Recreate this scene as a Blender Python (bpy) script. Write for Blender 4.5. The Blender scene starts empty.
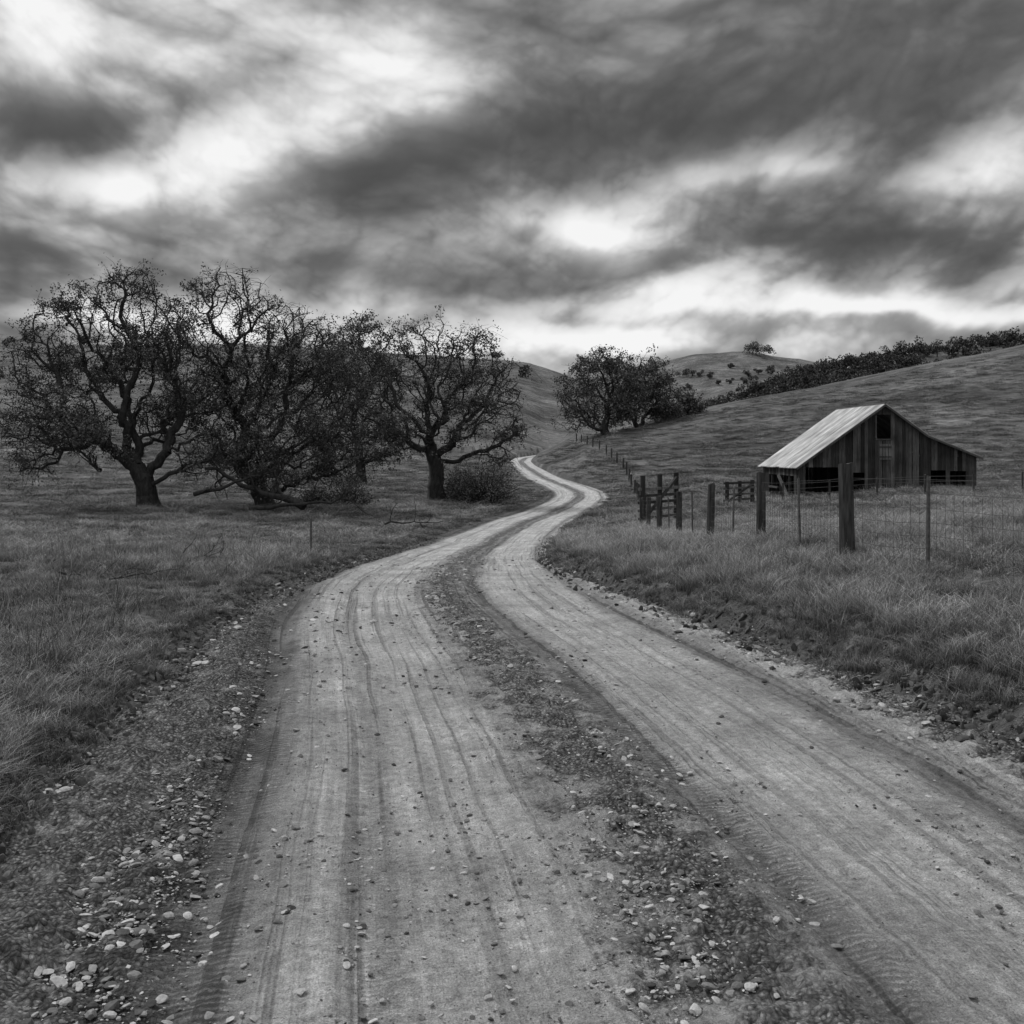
import bpy, math, random
import numpy as np
from mathutils import Vector
rng=np.random.default_rng(7); random.seed(7)
sc=bpy.context.scene
F=1024.0; HY=450.0; EYE=2.0
sc.view_settings.view_transform='Standard'
try: sc.view_settings.look='None'
except: pass
sc.view_settings.exposure=0
# ---------------------------------------------------------------- helpers
PERM=rng.permutation(4096); RV=rng.random(4096)
def vn(x,y,seed=0):
    xi=np.floor(x).astype(np.int64); yi=np.floor(y).astype(np.int64)
    fx=x-xi; fy=y-yi; fx=fx*fx*fx*(fx*(fx*6-15)+10); fy=fy*fy*fy*(fy*(fy*6-15)+10)
    def h(a,b): return RV[(PERM[(a+seed*131)&4095]+b*57+seed*17)&4095]
    return (h(xi,yi)*(1-fx)+h(xi+1,yi)*fx)*(1-fy)+(h(xi,yi+1)*(1-fx)+h(xi+1,yi+1)*fx)*fy
def fbm(x,y,o=4,seed=0,g=.5):
    s=0;a=.5;t=0
    for i in range(o):
        c,sn=math.cos(i*1.1),math.sin(i*1.1)
        s=s+a*vn((x*c-y*sn)*2**i+i*7.3,(x*sn+y*c)*2**i+i*3.1,seed+i); t+=a; a*=g
    return s/t-.5
def ss(t): t=np.clip(t,0,1); return t*t*(3-2*t)
def mesh_np(name,V,Fc,mat,smooth=False,attrs=None,link=True):
    V=np.asarray(V,dtype=np.float32); Fc=np.asarray(Fc,dtype=np.int32)
    me=bpy.data.meshes.new(name); me.vertices.add(len(V)); me.vertices.foreach_set('co',V.ravel())
    n,k=Fc.shape
    me.loops.add(n*k); me.loops.foreach_set('vertex_index',Fc.ravel())
    me.polygons.add(n); me.polygons.foreach_set('loop_start',np.arange(0,n*k,k,dtype=np.int32))
    me.update(calc_edges=True)
    me.polygons.foreach_set('use_smooth',np.full(n,smooth,dtype=bool))
    if attrs:
        for an,av in attrs.items():
            at=me.attributes.new(an,'FLOAT','POINT'); at.data.foreach_set('value',np.asarray(av,dtype=np.float32))
    me.materials.append(mat); me.validate()
    ob=bpy.data.objects.new(name,me)
    if link: sc.collection.objects.link(ob)
    return ob
def empty(name,loc=(0,0,0)):
    e=bpy.data.objects.new(name,None); e.location=loc; sc.collection.objects.link(e); return e
def wx(X,D): return (X-512)*D/F
def wz(Y,D): return EYE+(HY-Y)*D/F
class NT:
    def __init__(s,nt): s.nt=nt; s.n=nt.nodes; s.l=nt.links
    def node(s,t,**k):
        n=s.n.new(t)
        for a,b in k.items(): setattr(n,a,b)
        return n
    def set(s,sock,v):
        if isinstance(v,bpy.types.NodeSocket): s.l.new(v,sock)
        else: sock.default_value=v
    def m(s,op,a,b=0.0,c=0.0,clamp=False):
        n=s.n.new('ShaderNodeMath'); n.operation=op; n.use_clamp=clamp
        s.set(n.inputs[0],a); s.set(n.inputs[1],b); s.set(n.inputs[2],c); return n.outputs[0]
    def noise(s,vec,scale,detail=4,rough=.55,dist=0.0):
        n=s.n.new('ShaderNodeTexNoise'); s.set(n.inputs['Vector'],vec)
        n.inputs['Scale'].default_value=scale; n.inputs['Detail'].default_value=detail
        n.inputs['Roughness'].default_value=rough; n.inputs['Distortion'].default_value=dist
        return n.outputs['Fac']
    def mapr(s,v,a,b,c=0.0,d=1.0):
        n=s.n.new('ShaderNodeMapRange'); s.set(n.inputs[0],v)
        for i,q in enumerate((a,b,c,d)): s.set(n.inputs[1+i],q)
        return n.outputs[0]
    def smap(s,v,a,b,c=0.0,d=1.0):
        n=s.n.new('ShaderNodeMapRange'); n.interpolation_type='SMOOTHSTEP'; s.set(n.inputs[0],v)
        for i,q in enumerate((a,b,c,d)): s.set(n.inputs[1+i],q)
        return n.outputs[0]
    def mix(s,f,a,b):
        n=s.n.new('ShaderNodeMix'); n.data_type='FLOAT'; s.set(n.inputs[0],f); s.set(n.inputs[2],a); s.set(n.inputs[3],b); return n.outputs[0]
    def comb(s,x,y,z=0.0):
        n=s.n.new('ShaderNodeCombineXYZ'); s.set(n.inputs[0],x); s.set(n.inputs[1],y); s.set(n.inputs[2],z); return n.outputs[0]
    def sep(s,v):
        n=s.n.new('ShaderNodeSeparateXYZ'); s.l.new(v,n.inputs[0]); return n.outputs
    def attr(s,name):
        n=s.n.new('ShaderNodeAttribute'); n.attribute_name=name; return n.outputs['Fac']
    def gauss(s,v,c,w):
        q=s.m('MULTIPLY',s.m('SUBTRACT',v,c),1.0/w); q=s.m('MULTIPLY',q,q); return s.m('EXPONENT',s.m('MULTIPLY',q,-1.0))
def material(name,rough=.95,spec=.2):
    m=bpy.data.materials.new(name); m.use_nodes=True; T=NT(m.node_tree)
    b=m.node_tree.nodes['Principled BSDF']; b.inputs['Roughness'].default_value=rough
    b.inputs['Specular IOR Level'].default_value=spec
    return m,T,b
def setcol(T,b,val):
    c=T.n.new('ShaderNodeCombineColor'); 
    for i in range(3): T.set(c.inputs[i],val)
    T.l.new(c.outputs[0],b.inputs['Base Color'])
def bump(T,b,h,dist=.02,strength=1.0):
    n=T.n.new('ShaderNodeBump'); n.inputs['Distance'].default_value=dist; n.inputs['Strength'].default_value=strength
    T.l.new(h,n.inputs['Height']); T.l.new(n.outputs[0],b.inputs['Normal'])
def objco(T): return T.node('ShaderNodeTexCoord').outputs['Object']
# ---------------------------------------------------------------- terrain functions
yy=np.arange(-30,700,.5)
def tab(D,V,sm):
    t=np.interp(yy,D,V); k=np.exp(-.5*(np.arange(-60,61)*.5/sm)**2); k/=k.sum()
    return np.convolve(np.pad(t,60,mode='edge'),k,mode='valid')
_xc=tab([-30,-5,3.6,8.3,11.7,14,18,28,34,46,57,68,77,85,95,107,120,134,160,180,200,225,250,280,400],
        [3.8,1.9,.95,.2,-.5,-.95,-1.25,-1.4,-1.25,-.5,.7,2.5,4.1,5.4,6.1,5.1,3.8,3.0,1.8,1.4,2.5,8,18,32,60],1.7)
_hw=tab([-30,5,8,12,18,28,50,85,110,160,300],[3.2,3.2,3.1,2.75,2.3,2.3,2.6,2.8,2.6,2.1,2],1.5)
_zr=tab([-30,0,8,13.7,18,22,30,40,50,70,90,110,140,180,220,260,300,420],
        [.3,0,0,-.06,-.25,-.5,-1.1,-1.6,-1.9,-2.2,-2.0,-1.6,-.9,0,.9,1.5,2,2],2.5)
def xc(y): return np.interp(y,yy,_xc)
def hw(y): return np.interp(y,yy,_hw)
def zr(y): return np.interp(y,yy,_zr)
def prof(pts,D):
    X=[wx(p[0],D) for p in pts]; Z=[wz(p[1],D) for p in pts]; return X,Z
PA=prof([(-900,330),(-300,322),(0,335),(200,345),(400,354),(490,361),(530,367),(560,376),(620,397),(700,425),(800,440)],420)
PB=prof([(300,420),(480,392),(560,379),(600,374),(640,370),(690,356),(740,353),(800,360),(900,375),(1200,380)],650)
PC=prof([(600,440),(660,428),(700,412),(740,398),(790,378),(850,366),(930,354),(1020,344),(1300,330),(1900,330)],380)
def lse(a,b,k): 
    m=np.maximum(a,b); return m+np.log(np.exp((a-m)*k)+np.exp((b-m)*k))/k
def H(x,y,detail=True):
    x=np.asarray(x,float); y=np.asarray(y,float)
    c=xc(y); w=hw(y); z0=zr(y); d=x-c
    e=np.maximum(d-w,0); e2=np.maximum(-d-w,0)
    bR=np.interp(y,[-5,5,22,40,90],[.38,.38,.26,.14,.1])
    en=np.maximum(e+ .45*fbm(x*1.3,y*1.3,3,9)*(e>0),0)
    en2=np.maximum(e2+ .4*fbm(x*1.6,y*1.6,3,19)*(e2>0),0)
    z=z0+bR*ss(en/.5)+.08*e/(1+e/60)+.16*ss(en2/.45)-.06*ss((e2-1)/3)+.036*e2/(1+e2/80)
    wgt=ss((y-85)/105.)*ss((x-3)/9.)
    tgt=3.2+.225*(x-8)-.0002*np.clip(x-8,0,None)**2-np.clip(y-190,0,200)*.10
    z=z*(1-wgt)+np.where(wgt>0,tgt,0)*wgt
    far=ss((y-100)/60)
    y0=np.interp(x,[-70,-8,10],[105,190,235])
    A=np.interp(x,*PA)*np.clip((y-y0)/(420-y0),0,1)**1.3-np.clip(y-420,0,300)*.12-3*(y<y0+8)
    B=np.interp(x,*PB)*np.clip((y-380)/270.,0,1)**1.2-np.clip(y-650,0,900)*.06-(y<380)*30
    C=np.interp(x,*PC)*np.clip((y-235)/145.,0,1)**1.1-np.clip(y-380,0,300)*.12-(y<235)*30
    k=.5
    zz=lse(lse(lse(z,A,k),B,k),C,k)
    z=np.where(y<100,z,zz*far+z*(1-far))
    z=np.maximum(z,-12)
    if detail:
        off=np.clip((np.abs(d)-w)/1.5,0,1)
        z=z+off*(.12*fbm(x*.9,y*.9,4,1)+ .06*fbm(x*3.5,y*3.5,3,2)+np.clip((np.abs(y)-20)/60,0,1)*.9*fbm(x*.07,y*.07,3,3))
        z=z+far*off*(np.clip((y-130)/150,0,1)*7*fbm(x*.018,y*.012,5,4))
    return z
# ---------------------------------------------------------------- materials
def ground_mat():
    m,T,b=material('ground_grassland'); p=objco(T)
    n1=T.noise(p,.06,3,.6); n2=T.noise(p,.8,4,.65); n3=T.noise(p,9,4,.75)
    n5=T.noise(T.comb(T.m('MULTIPLY',T.sep(p)[0],.3),T.m('MULTIPLY',T.sep(p)[1],1.0)),.35,4,.75)
    v=T.mapr(n1,.35,.65,.065,.165)
    v=T.m('MULTIPLY',v,T.mapr(n2,.3,.7,.55,1.45)); v=T.m('MULTIPLY',v,T.mapr(n5,.3,.7,.4,1.55))
    v=T.m('MULTIPLY',v,T.mapr(n3,.3,.7,.4,1.6))
    soil=T.mapr(n3,.3,.7,.03,.15)
    msk=T.smap(T.m('ADD',T.attr('soil'),T.mapr(n2,.3,.7,-.3,.3)),.35,.65)
    v=T.mix(msk,v,soil)
    setcol(T,b,v)
    h=T.m('ADD',n3,T.m('MULTIPLY',n2,2.5))
    bump(T,b,h,.15,1.0); return m
def road_mat():
    m,T,b=material('packed_dirt_and_gravel',.85,.3)
    uv=T.node('ShaderNodeUVMap'); uv.uv_map='UVMap'; s=T.sep(uv.outputs[0]); u0,v=s[0],s[1]
    p=T.comb(u0,v)
    fine=T.noise(p,16,6,.85); blot=T.noise(p,.9,5,.7); mid=T.noise(p,3.2,4,.75); grit=T.noise(p,110,2,.8)
    wob=T.m('MULTIPLY',T.m('SUBTRACT',T.noise(T.comb(T.m('MULTIPLY',u0,.3),T.m('MULTIPLY',v,.22)),1,2),.5),.5)
    wob2=T.m('MULTIPLY',T.m('SUBTRACT',mid,.5),.5)
    u=T.m('ADD',T.m('ADD',u0,wob),wob2)
    streak=T.noise(T.comb(T.m('MULTIPLY',u0,9),T.m('MULTIPLY',v,.28)),1,5,.75)
    # thin tyre lines running with the road
    lines=T.noise(T.comb(T.m('MULTIPLY',T.m('ADD',u0,T.m('MULTIPLY',wob,.6)),13),T.m('MULTIPLY',v,.10)),1,2,.6)
    lm=T.smap(lines,.47,.36)
    g=T.m('MULTIPLY',T.gauss(u,.05,.42),.92)
    g=T.m('MAXIMUM',g,T.smap(T.m('MULTIPLY',u,-1.0),1.9,2.4))
    g=T.m('MAXIMUM',g,T.smap(u,2.15,2.9))
    lane=T.m('ADD',T.m('MULTIPLY',T.gauss(u,-1.36,.09),.6),T.m('MULTIPLY',T.gauss(u,2.1,.18),1.0))
    lane=T.m('ADD',lane,T.m('MULTIPLY',T.gauss(u,-2.1,.26),1.2)); lane=T.m('ADD',lane,T.m('MULTIPLY',T.gauss(u,.5,.19),1.1)); lane=T.m('ADD',lane,T.m('MULTIPLY',T.gauss(u,-.35,.12),.5))
    lane=T.m('ADD',lane,T.m('MULTIPLY',lm,.55))
    light=T.mapr(streak,.3,.7,.34,.62); light=T.m('MULTIPLY',light,T.mapr(blot,.3,.7,.62,1.34))
    light=T.m('MULTIPLY',light,T.mapr(fine,.3,.7,.42,1.52)); light=T.m('MULTIPLY',light,T.mapr(grit,.3,.7,.55,1.45))
    vo=T.node('ShaderNodeTexVoronoi'); T.l.new(p,vo.inputs['Vector']); vo.inputs['Scale'].default_value=55
    cr=T.sep(vo.outputs['Color'])[0]; cd=vo.outputs['Distance']
    gv=T.m('MULTIPLY',T.mapr(T.m('POWER',cr,2.5),0,1,.10,.50),T.mapr(cd,.0,.7,1.2,.35))
    gv=T.m('MULTIPLY',gv,T.mapr(fine,.3,.7,.5,1.5))
    gm=T.smap(T.m('ADD',g,T.m('MULTIPLY',T.m('SUBTRACT',mid,.5),2.5)),.2,1.0)
    val=T.mix(gm,light,gv)
    val=T.m('MULTIPLY',val,T.m('SUBTRACT',1.0,T.m('MINIMUM',T.m('MULTIPLY',T.m('MULTIPLY',lane,T.mapr(blot,.35,.6,.45,1.0)),.68),.78)))
    def tread(uc,w,per):
        t=T.m('SINE',T.m('ADD',T.m('MULTIPLY',fine,9),T.m('ADD',T.m('MULTIPLY',v,2*math.pi/per),T.m('MULTIPLY',T.m('ABSOLUTE',T.m('SUBTRACT',u0,T.m('SUBTRACT',uc,wob))),45))))
        ms=T.m('MULTIPLY',T.smap(T.m('ABSOLUTE',T.m('SUBTRACT',T.m('ADD',u0,wob),uc)),w*1.1,w*.8),T.smap(T.m('ADD',blot,T.m('MULTIPLY',fine,.8)),.75,1.1))
        return t,ms
    t1,m1=tread(-2.08,.18,.045); t2,m2=tread(.55,.13,.045); t3,m3=tread(-1.36,.09,.035)
    tt=T.m('ADD',T.m('ADD',T.m('MULTIPLY',t1,m1),T.m('MULTIPLY',t2,m2)),T.m('MULTIPLY',T.m('MULTIPLY',t3,m3),.4))
    dk=T.m('SUBTRACT',1.0,T.m('MULTIPLY',T.m('MAXIMUM',m1,m2),.3)); val=T.m('MULTIPLY',val,dk)
    setcol(T,b,val)
    h=T.m('ADD',T.m('MULTIPLY',T.m('MULTIPLY',T.m('SUBTRACT',.7,cd),T.m('ADD',gm,.2)),1.3),T.m('MULTIPLY',fine,1.9))
    h=T.m('ADD',h,T.m('MULTIPLY',tt,.22)); h=T.m('ADD',h,T.m('MULTIPLY',grit,.35)); h=T.m('ADD',h,T.m('MULTIPLY',streak,1.2)); h=T.m('SUBTRACT',h,T.m('MULTIPLY',lm,.6))
    bump(T,b,h,.031,1.0); return m
def simple_mat(name,lo,hi,scale,rough=.9,bd=.01,stretch=(1,1,1),rand=False,detail=3):
    m,T,b=material(name,rough)
    if rand:
        o=T.node('ShaderNodeObjectInfo'); v=T.mapr(o.outputs['Random'],0,1,lo,hi)
        n=T.noise(objco(T),2.0,2); v=T.m('MULTIPLY',v,T.mapr(n,.3,.7,.75,1.25))
    else:
        mp=T.node('ShaderNodeMapping'); T.l.new(objco(T),mp.inputs[0]); mp.inputs['Scale'].default_value=stretch
        n=T.noise(mp.outputs[0],scale,detail,.65); v=T.mapr(n,.3,.7,lo,hi)
    setcol(T,b,v)
    if bd: bump(T,b,n,bd)
    return m
GM=ground_mat(); RM=road_mat()
BARK=simple_mat('oak_bark',.018,.055,6,.95,.05,(1,1,.35))
STONE=simple_mat('stone',.12,.46,30,.8,0,rand=True)
CLOD=simple_mat('soil_clod',.04,.14,30,.95,0,rand=True)
POSTM=simple_mat('weathered_post',.015,.08,18,.9,.01,(1,1,.12))
METAL=simple_mat('rusty_wire',.05,.12,20,.6,0)
def leaf_mat(name,lo,hi):
    m,T,b=material(name,.7,.2); p=objco(T); n=T.noise(p,.55,2)
    g=T.node('ShaderNodeNewGeometry'); r=g.outputs['Random Per Island']
    v=T.m('MULTIPLY',T.mapr(n,.35,.65,lo,hi),T.mapr(r,0,1,.4,1.8)); setcol(T,b,v)
    return m
LEAF=leaf_mat('oak_leaves',.045,.13); LEAFD=leaf_mat('distant_leaves',.035,.08)
def grass_mat(name,lo,hi):
    m,T,b=material(name,.75,.2); o=T.node('ShaderNodeObjectInfo'); g=T.node('ShaderNodeNewGeometry')
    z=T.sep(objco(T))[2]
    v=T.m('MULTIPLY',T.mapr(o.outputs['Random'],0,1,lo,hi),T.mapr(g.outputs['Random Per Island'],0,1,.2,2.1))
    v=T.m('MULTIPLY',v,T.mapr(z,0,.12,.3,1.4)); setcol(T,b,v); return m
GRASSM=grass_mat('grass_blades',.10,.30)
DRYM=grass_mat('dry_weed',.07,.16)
# ---------------------------------------------------------------- ground sheet
tx=np.linspace(-1,1,681); A_=math.asinh(1500/3.); gx=3*np.sinh(tx*A_)
t0=-math.asinh(34/3.); t1=math.asinh(1500/3.); ty=np.linspace(t0,t1,640); gy=4+3*np.sinh(ty)
GX,GY=np.meshgrid(gx,gy); GZ=H(GX,GY)
dd=np.abs(GX-xc(GY)); w_=hw(GY)
under=ss((w_-.05-dd)/.3)*(GY<285)
GZ=GZ-under*(.12+np.clip(GY,0,300)*.004)
soil=np.clip(1.15-(dd-w_)/.42,0,1)*np.clip(1-(GY-60)/120,0,1)
V=np.stack([GX.ravel(),GY.ravel(),GZ.ravel()],1); ny,nx=GX.shape
idx=np.arange(ny*nx).reshape(ny,nx)
Fq=np.stack([idx[:-1,:-1],idx[:-1,1:],idx[1:,1:],idx[1:,:-1]],-1).reshape(-1,4)
mesh_np('ground',V,Fq,GM,True,{'soil':soil.ravel()})
# ---------------------------------------------------------------- road
def rutf(U): return -.035*(np.exp(-((U+1.0)/.5)**2)+np.exp(-((U-1.3)/.55)**2)) -.015*np.exp(-((U+1.38)/.07)**2)-.04*np.exp(-((U-2.1)/.1)**2)-.055*np.exp(-((U+2.12)/.17)**2)-.04*np.exp(-((U-.5)/.12)**2)
def road():
    ys=[-6.0]
    while ys[-1]<282:
        D=max(abs(ys[-1]),3); ys.append(ys[-1]+max(.020,D*.0045 if D<60 else D*.006))
    ys=np.array(ys); nu=281; t=np.linspace(-1,1,nu)
    Yc,Tt=np.meshgrid(ys,t,indexing='ij')
    c=xc(Yc); dx=(xc(Yc+.5)-xc(Yc-.5)); L=np.sqrt(1+dx*dx)
    w=hw(Yc)+.10+.24*fbm(Yc*.8+Tt*3,Yc*.0+Tt*0+3.3,4,12)
    U=Tt*w; X=c+U/L; Yp=Yc-U*dx/L
    z=zr(Yc)
    nf=np.clip(1-(Yc-15)/40,0,1)
    grav=np.maximum(np.exp(-(U/.45)**2),ss((np.abs(U)-2.1)/.4))
    z=z+rutf(U)+ (.030+grav*.055)*fbm(X*7,Yp*7,4,20)*nf+(.014+grav*.035)*fbm(X*20,Yp*20,2,21)*nf+.03*fbm(X*1.2,Yp*.6,3,22)+.01
    z=z+.018*fbm(U*9,Yc*.5,3,25)*nf
    z=z+.07*np.exp(-((U+w-.45)/.25)**2)*(.6+1.2*fbm(X*2,Yp*2,3,30))*np.clip(1-(Yc-25)/40,0,1)
    edge=ss((np.abs(Tt)-.965)/.035); z=z-edge*(.13+np.clip(Yc,0,300)*.004)
    V=np.stack([X.ravel(),Yp.ravel(),z.ravel()],1); n=len(ys); idx=np.arange(n*nu).reshape(n,nu)
    Fq=np.stack([idx[:-1,:-1],idx[:-1,1:],idx[1:,1:],idx[1:,:-1]],-1).reshape(-1,4)
    ob=mesh_np('dirt_road',V,Fq,RM,True)
    uvl=ob.data.uv_layers.new(name='UVMap'); vi=np.empty(len(ob.data.loops),dtype=np.int32); ob.data.loops.foreach_get('vertex_index',vi)
    uvv=np.stack([U.ravel(),Yc.ravel()],1)[vi]; uvl.data.foreach_set('uv',uvv.astype(np.float32).ravel())
road()
# ---------------------------------------------------------------- instancing
def scatter(name,P,R,S,I,objs):
    me=bpy.data.meshes.new(name); me.vertices.add(len(P)); me.vertices.foreach_set('co',np.asarray(P,np.float32).ravel())
    a=me.attributes.new('rot','FLOAT_VECTOR','POINT'); a.data.foreach_set('vector',np.asarray(R,np.float32).ravel())
    a=me.attributes.new('scl','FLOAT_VECTOR','POINT'); a.data.foreach_set('vector',np.asarray(S,np.float32).ravel())
    a=me.attributes.new('idx','INT','POINT'); a.data.foreach_set('value',np.asarray(I,np.int32))
    ob=bpy.data.objects.new(name,me); sc.collection.objects.link(ob)
    col=bpy.data.collections.new(name+'_parts')
    for o in objs: col.objects.link(o)
    nt=bpy.data.node_groups.new(name+'_gn','GeometryNodeTree')
    nt.interface.new_socket('Geometry',in_out='INPUT',socket_type='NodeSocketGeometry'); nt.interface.new_socket('Geometry',in_out='OUTPUT',socket_type='NodeSocketGeometry')
    gi=nt.nodes.new('NodeGroupInput'); go=nt.nodes.new('NodeGroupOutput'); ip=nt.nodes.new('GeometryNodeInstanceOnPoints')
    ci=nt.nodes.new('GeometryNodeCollectionInfo'); ci.inputs['Collection'].default_value=col; ci.inputs['Separate Children'].default_value=True; ci.inputs['Reset Children'].default_value=True
    def na(n,t):
        q=nt.nodes.new('GeometryNodeInputNamedAttribute'); q.data_type=t; q.inputs[0].default_value=n; return q.outputs[0]
    L=nt.links.new; L(gi.outputs[0],ip.inputs['Points']); L(ci.outputs[0],ip.inputs['Instance']); ip.inputs['Pick Instance'].default_value=True
    L(na('idx','INT'),ip.inputs['Instance Index']); L(na('rot','FLOAT_VECTOR'),ip.inputs['Rotation']); L(na('scl','FLOAT_VECTOR'),ip.inputs['Scale'])
    L(ip.outputs[0],go.inputs[0]); md=ob.modifiers.new('scatter','NODES'); md.node_group=nt
    return ob
def clump(name,n,rad,h0,h1,lean,wd,mat,seg=3):
    V=[];Fc=[]
    for i in range(n):
        a=random.random()*6.283; r=rad*math.sqrt(random.random()); bx,by=r*math.cos(a),r*math.sin(a)
        h=random.uniform(h0,h1)*(1.25-.6*r/rad); la=random.random()*6.283; ln=random.uniform(.1,lean)*h; fa=random.random()*3.14
        cx,cy=math.cos(fa)*wd,math.sin(fa)*wd; b0=len(V)
        for k in range(seg+1):
            t=k/seg; q=ln*t*t; zz=h*(t-.25*t*t*min(lean,1.2)); ww=(1-t*.85)
            V.append((bx+math.cos(la)*q-cx*ww,by+math.sin(la)*q-cy*ww,zz-.015)); V.append((bx+math.cos(la)*q+cx*ww,by+math.sin(la)*q+cy*ww,zz-.015))
        for k in range(seg): Fc.append((b0+2*k,b0+2*k+1,b0+2*k+3,b0+2*k+2))
    return mesh_np(name,V,Fc,mat,False,link=False)
def stone(name,mat,seed,flat=.6):
    import bmesh
    bm=bmesh.new(); bmesh.ops.create_icosphere(bm,subdivisions=2,radius=1)
    r=random.Random(seed); ax=[Vector((r.gauss(0,1),r.gauss(0,1),r.gauss(0,1))).normalized() for _ in range(9)]; dl=[r.uniform(.5,.85) for _ in ax]
    for v in bm.verts:
        for a,q in zip(ax,dl):
            t=v.co.dot(a)
            if t>q: v.co-=a*(t-q)
        v.co.z*=flat; v.co.x*=1.15
    me=bpy.data.meshes.new(name); bm.to_mesh(me); bm.free(); me.materials.append(mat)
    return bpy.data.objects.new(name,me)
def grass():
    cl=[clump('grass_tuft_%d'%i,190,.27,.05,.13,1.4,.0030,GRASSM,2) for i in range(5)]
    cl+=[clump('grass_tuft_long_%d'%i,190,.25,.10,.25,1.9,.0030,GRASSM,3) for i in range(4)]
    N=52000; D=np.exp(rng.uniform(math.log(3.0),math.log(170),N)); x=rng.uniform(-1,1,N)*(.62*D+3.5); y=D*rng.uniform(.97,1.03,N)
    d=x-xc(y); w=hw(y); e=np.abs(d)-w; right=(d>0)
    keep=(e+ .7*fbm(x*1.5,y*1.5,3,40)>np.where(right,.0,.10)+.4*rng.random(N)**2*(y<40))&~((x>19)&(x<31)&(y>68)&(y<78))
    thin=fbm(x*.35,y*.35,4,41)+.3*fbm(x*2.2,y*2.2,2,42); keep&=(thin>-.32+ .2*rng.random(N)); 
    x,y,d,e,D,thin,right=[q[keep] for q in (x,y,d,e,D,thin,right)]; n=len(x)
    z=H(x,y)-.01; P=np.stack([x,y,z],1); R=np.stack([rng.normal(0,.1,n),rng.normal(0,.1,n),rng.uniform(0,6.28,n)],1)
    s=np.clip(D/20,.8,4.5)*rng.uniform(.7,1.25,n)*np.clip(.55+e*.5,.5,1)
    hs=np.clip(1+D/60,1,2.0)*rng.uniform(.4,1.35,n)*np.where(right,1.1,.85)*(1+np.clip(thin,0,.3)*1.5)*np.clip(.5+e*.7,.5,1)
    long=(rng.random(n)<np.where(right&(D<40),.55,.2)+np.clip(thin,0,.4))
    I=np.where(long,rng.integers(5,9,n),rng.integers(0,5,n))
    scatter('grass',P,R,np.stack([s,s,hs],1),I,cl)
    print('grass',n)
grass()
def pebbles():
    st=[stone('pebble_%d'%i,STONE,i,.6 if i<3 else .3) for i in range(5)]+[stone('pebble_dark_%d'%i,CLOD,20+i) for i in range(3)]
    N=210000; D=np.exp(rng.uniform(math.log(2.4),math.log(30),N)); x=rng.uniform(-1,1,N)*(.56*D+1); y=D
    u=(x-xc(y)); w=hw(y)
    g=.28+.38*np.exp(-((u-.05)/.5)**2)+.72*ss((-u-2.0)/.5)+.45*ss((u-2.1)/.5)+.15*np.exp(-((u+.4)/.3)**2)
    g*= np.clip(.6+3.2*fbm(x*1.7,y*1.0,4,50),.08,2)
    g*= (np.abs(u)<w+.2)
    k=rng.random(N)<g*.70; x,y,u,w=[q[k] for q in (x,y,u,w)]; n=len(x)
    z=np.where(np.abs(u)<w,zr(y)+.01+rutf(u)+.03*fbm(x*1.2,y*.6,3,22),H(x,y))
    lanes=(np.abs(u+1.0)<.7)|(np.abs(u-1.3)<.7)
    s=.0033+.0045*rng.random(n)+.024*rng.random(n)**8; s*=np.clip(y/7,1,2.0)*.95; s=np.where(lanes,s*.75,s)
    s*=np.where(np.abs(u)>2.3,1.25,1)
    P=np.stack([x,y,z+s*.1],1); R=rng.uniform(-.35,.35,(n,3)); R[:,2]=rng.uniform(0,6.28,n)
    I=np.where(rng.random(n)<.4,rng.integers(5,8,n),rng.integers(0,5,n))
    scatter('gravel',P,R,np.stack([s,s*rng.uniform(.7,1.1,n),s*rng.uniform(.6,1.1,n)],1),I,st)
    cd=[stone('clod_%d'%i,CLOD,60+i) for i in range(5)]
    N=11000; y=np.exp(rng.uniform(math.log(3.2),math.log(45),N)); side=np.where(rng.random(N)<.5,-1,1)
    o=rng.normal(.08,.18,N); x=xc(y)+side*(hw(y)+o); z=H(x,y)
    s=.010+.04*rng.random(N)**4; P=np.stack([x,y,z+s*.1],1); R=rng.uniform(0,6.28,(N,3))
    scatter('soil_clods',P,R,np.stack([s*1.2,s,s*.8],1),rng.integers(0,5,N),cd)
    print('pebbles',n)
pebbles()
# ---------------------------------------------------------------- tubes
def tubes(P0,P1,R0,R1,n=6):
    P0,P1=np.asarray(P0,float),np.asarray(P1,float); R0,R1=np.asarray(R0,float),np.asarray(R1,float)
    d=P1-P0; L=np.linalg.norm(d,axis=1,keepdims=True)+1e-9; d=d/L
    up=np.where(np.abs(d[:,2:3])>.9,np.array([[1.,0,0]]),np.array([[0,0,1.]])); a=np.cross(d,up); a/=np.linalg.norm(a,axis=1,keepdims=True); b=np.cross(d,a)
    P1=P1+d*np.minimum(R1[:,None]*.35,L*.3); P0=P0-d*np.minimum(R0[:,None]*.35,L*.3)
    an=np.arange(n)*2*math.pi/n; cs,sn=np.cos(an),np.sin(an)
    ring=lambda P,R: P[:,None,:]+R[:,None,None]*(a[:,None,:]*cs[None,:,None]+b[:,None,:]*sn[None,:,None])
    V=np.concatenate([ring(P0,R0),ring(P1,R1)],1).reshape(-1,3); m=len(P0); base=np.arange(m)[:,None]*2*n; i=np.arange(n)[None]; j=(i+1)%n
    Fq=np.stack([base+i,base+j,base+n+j,base+n+i],-1).reshape(-1,4); return V,Fq
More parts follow.
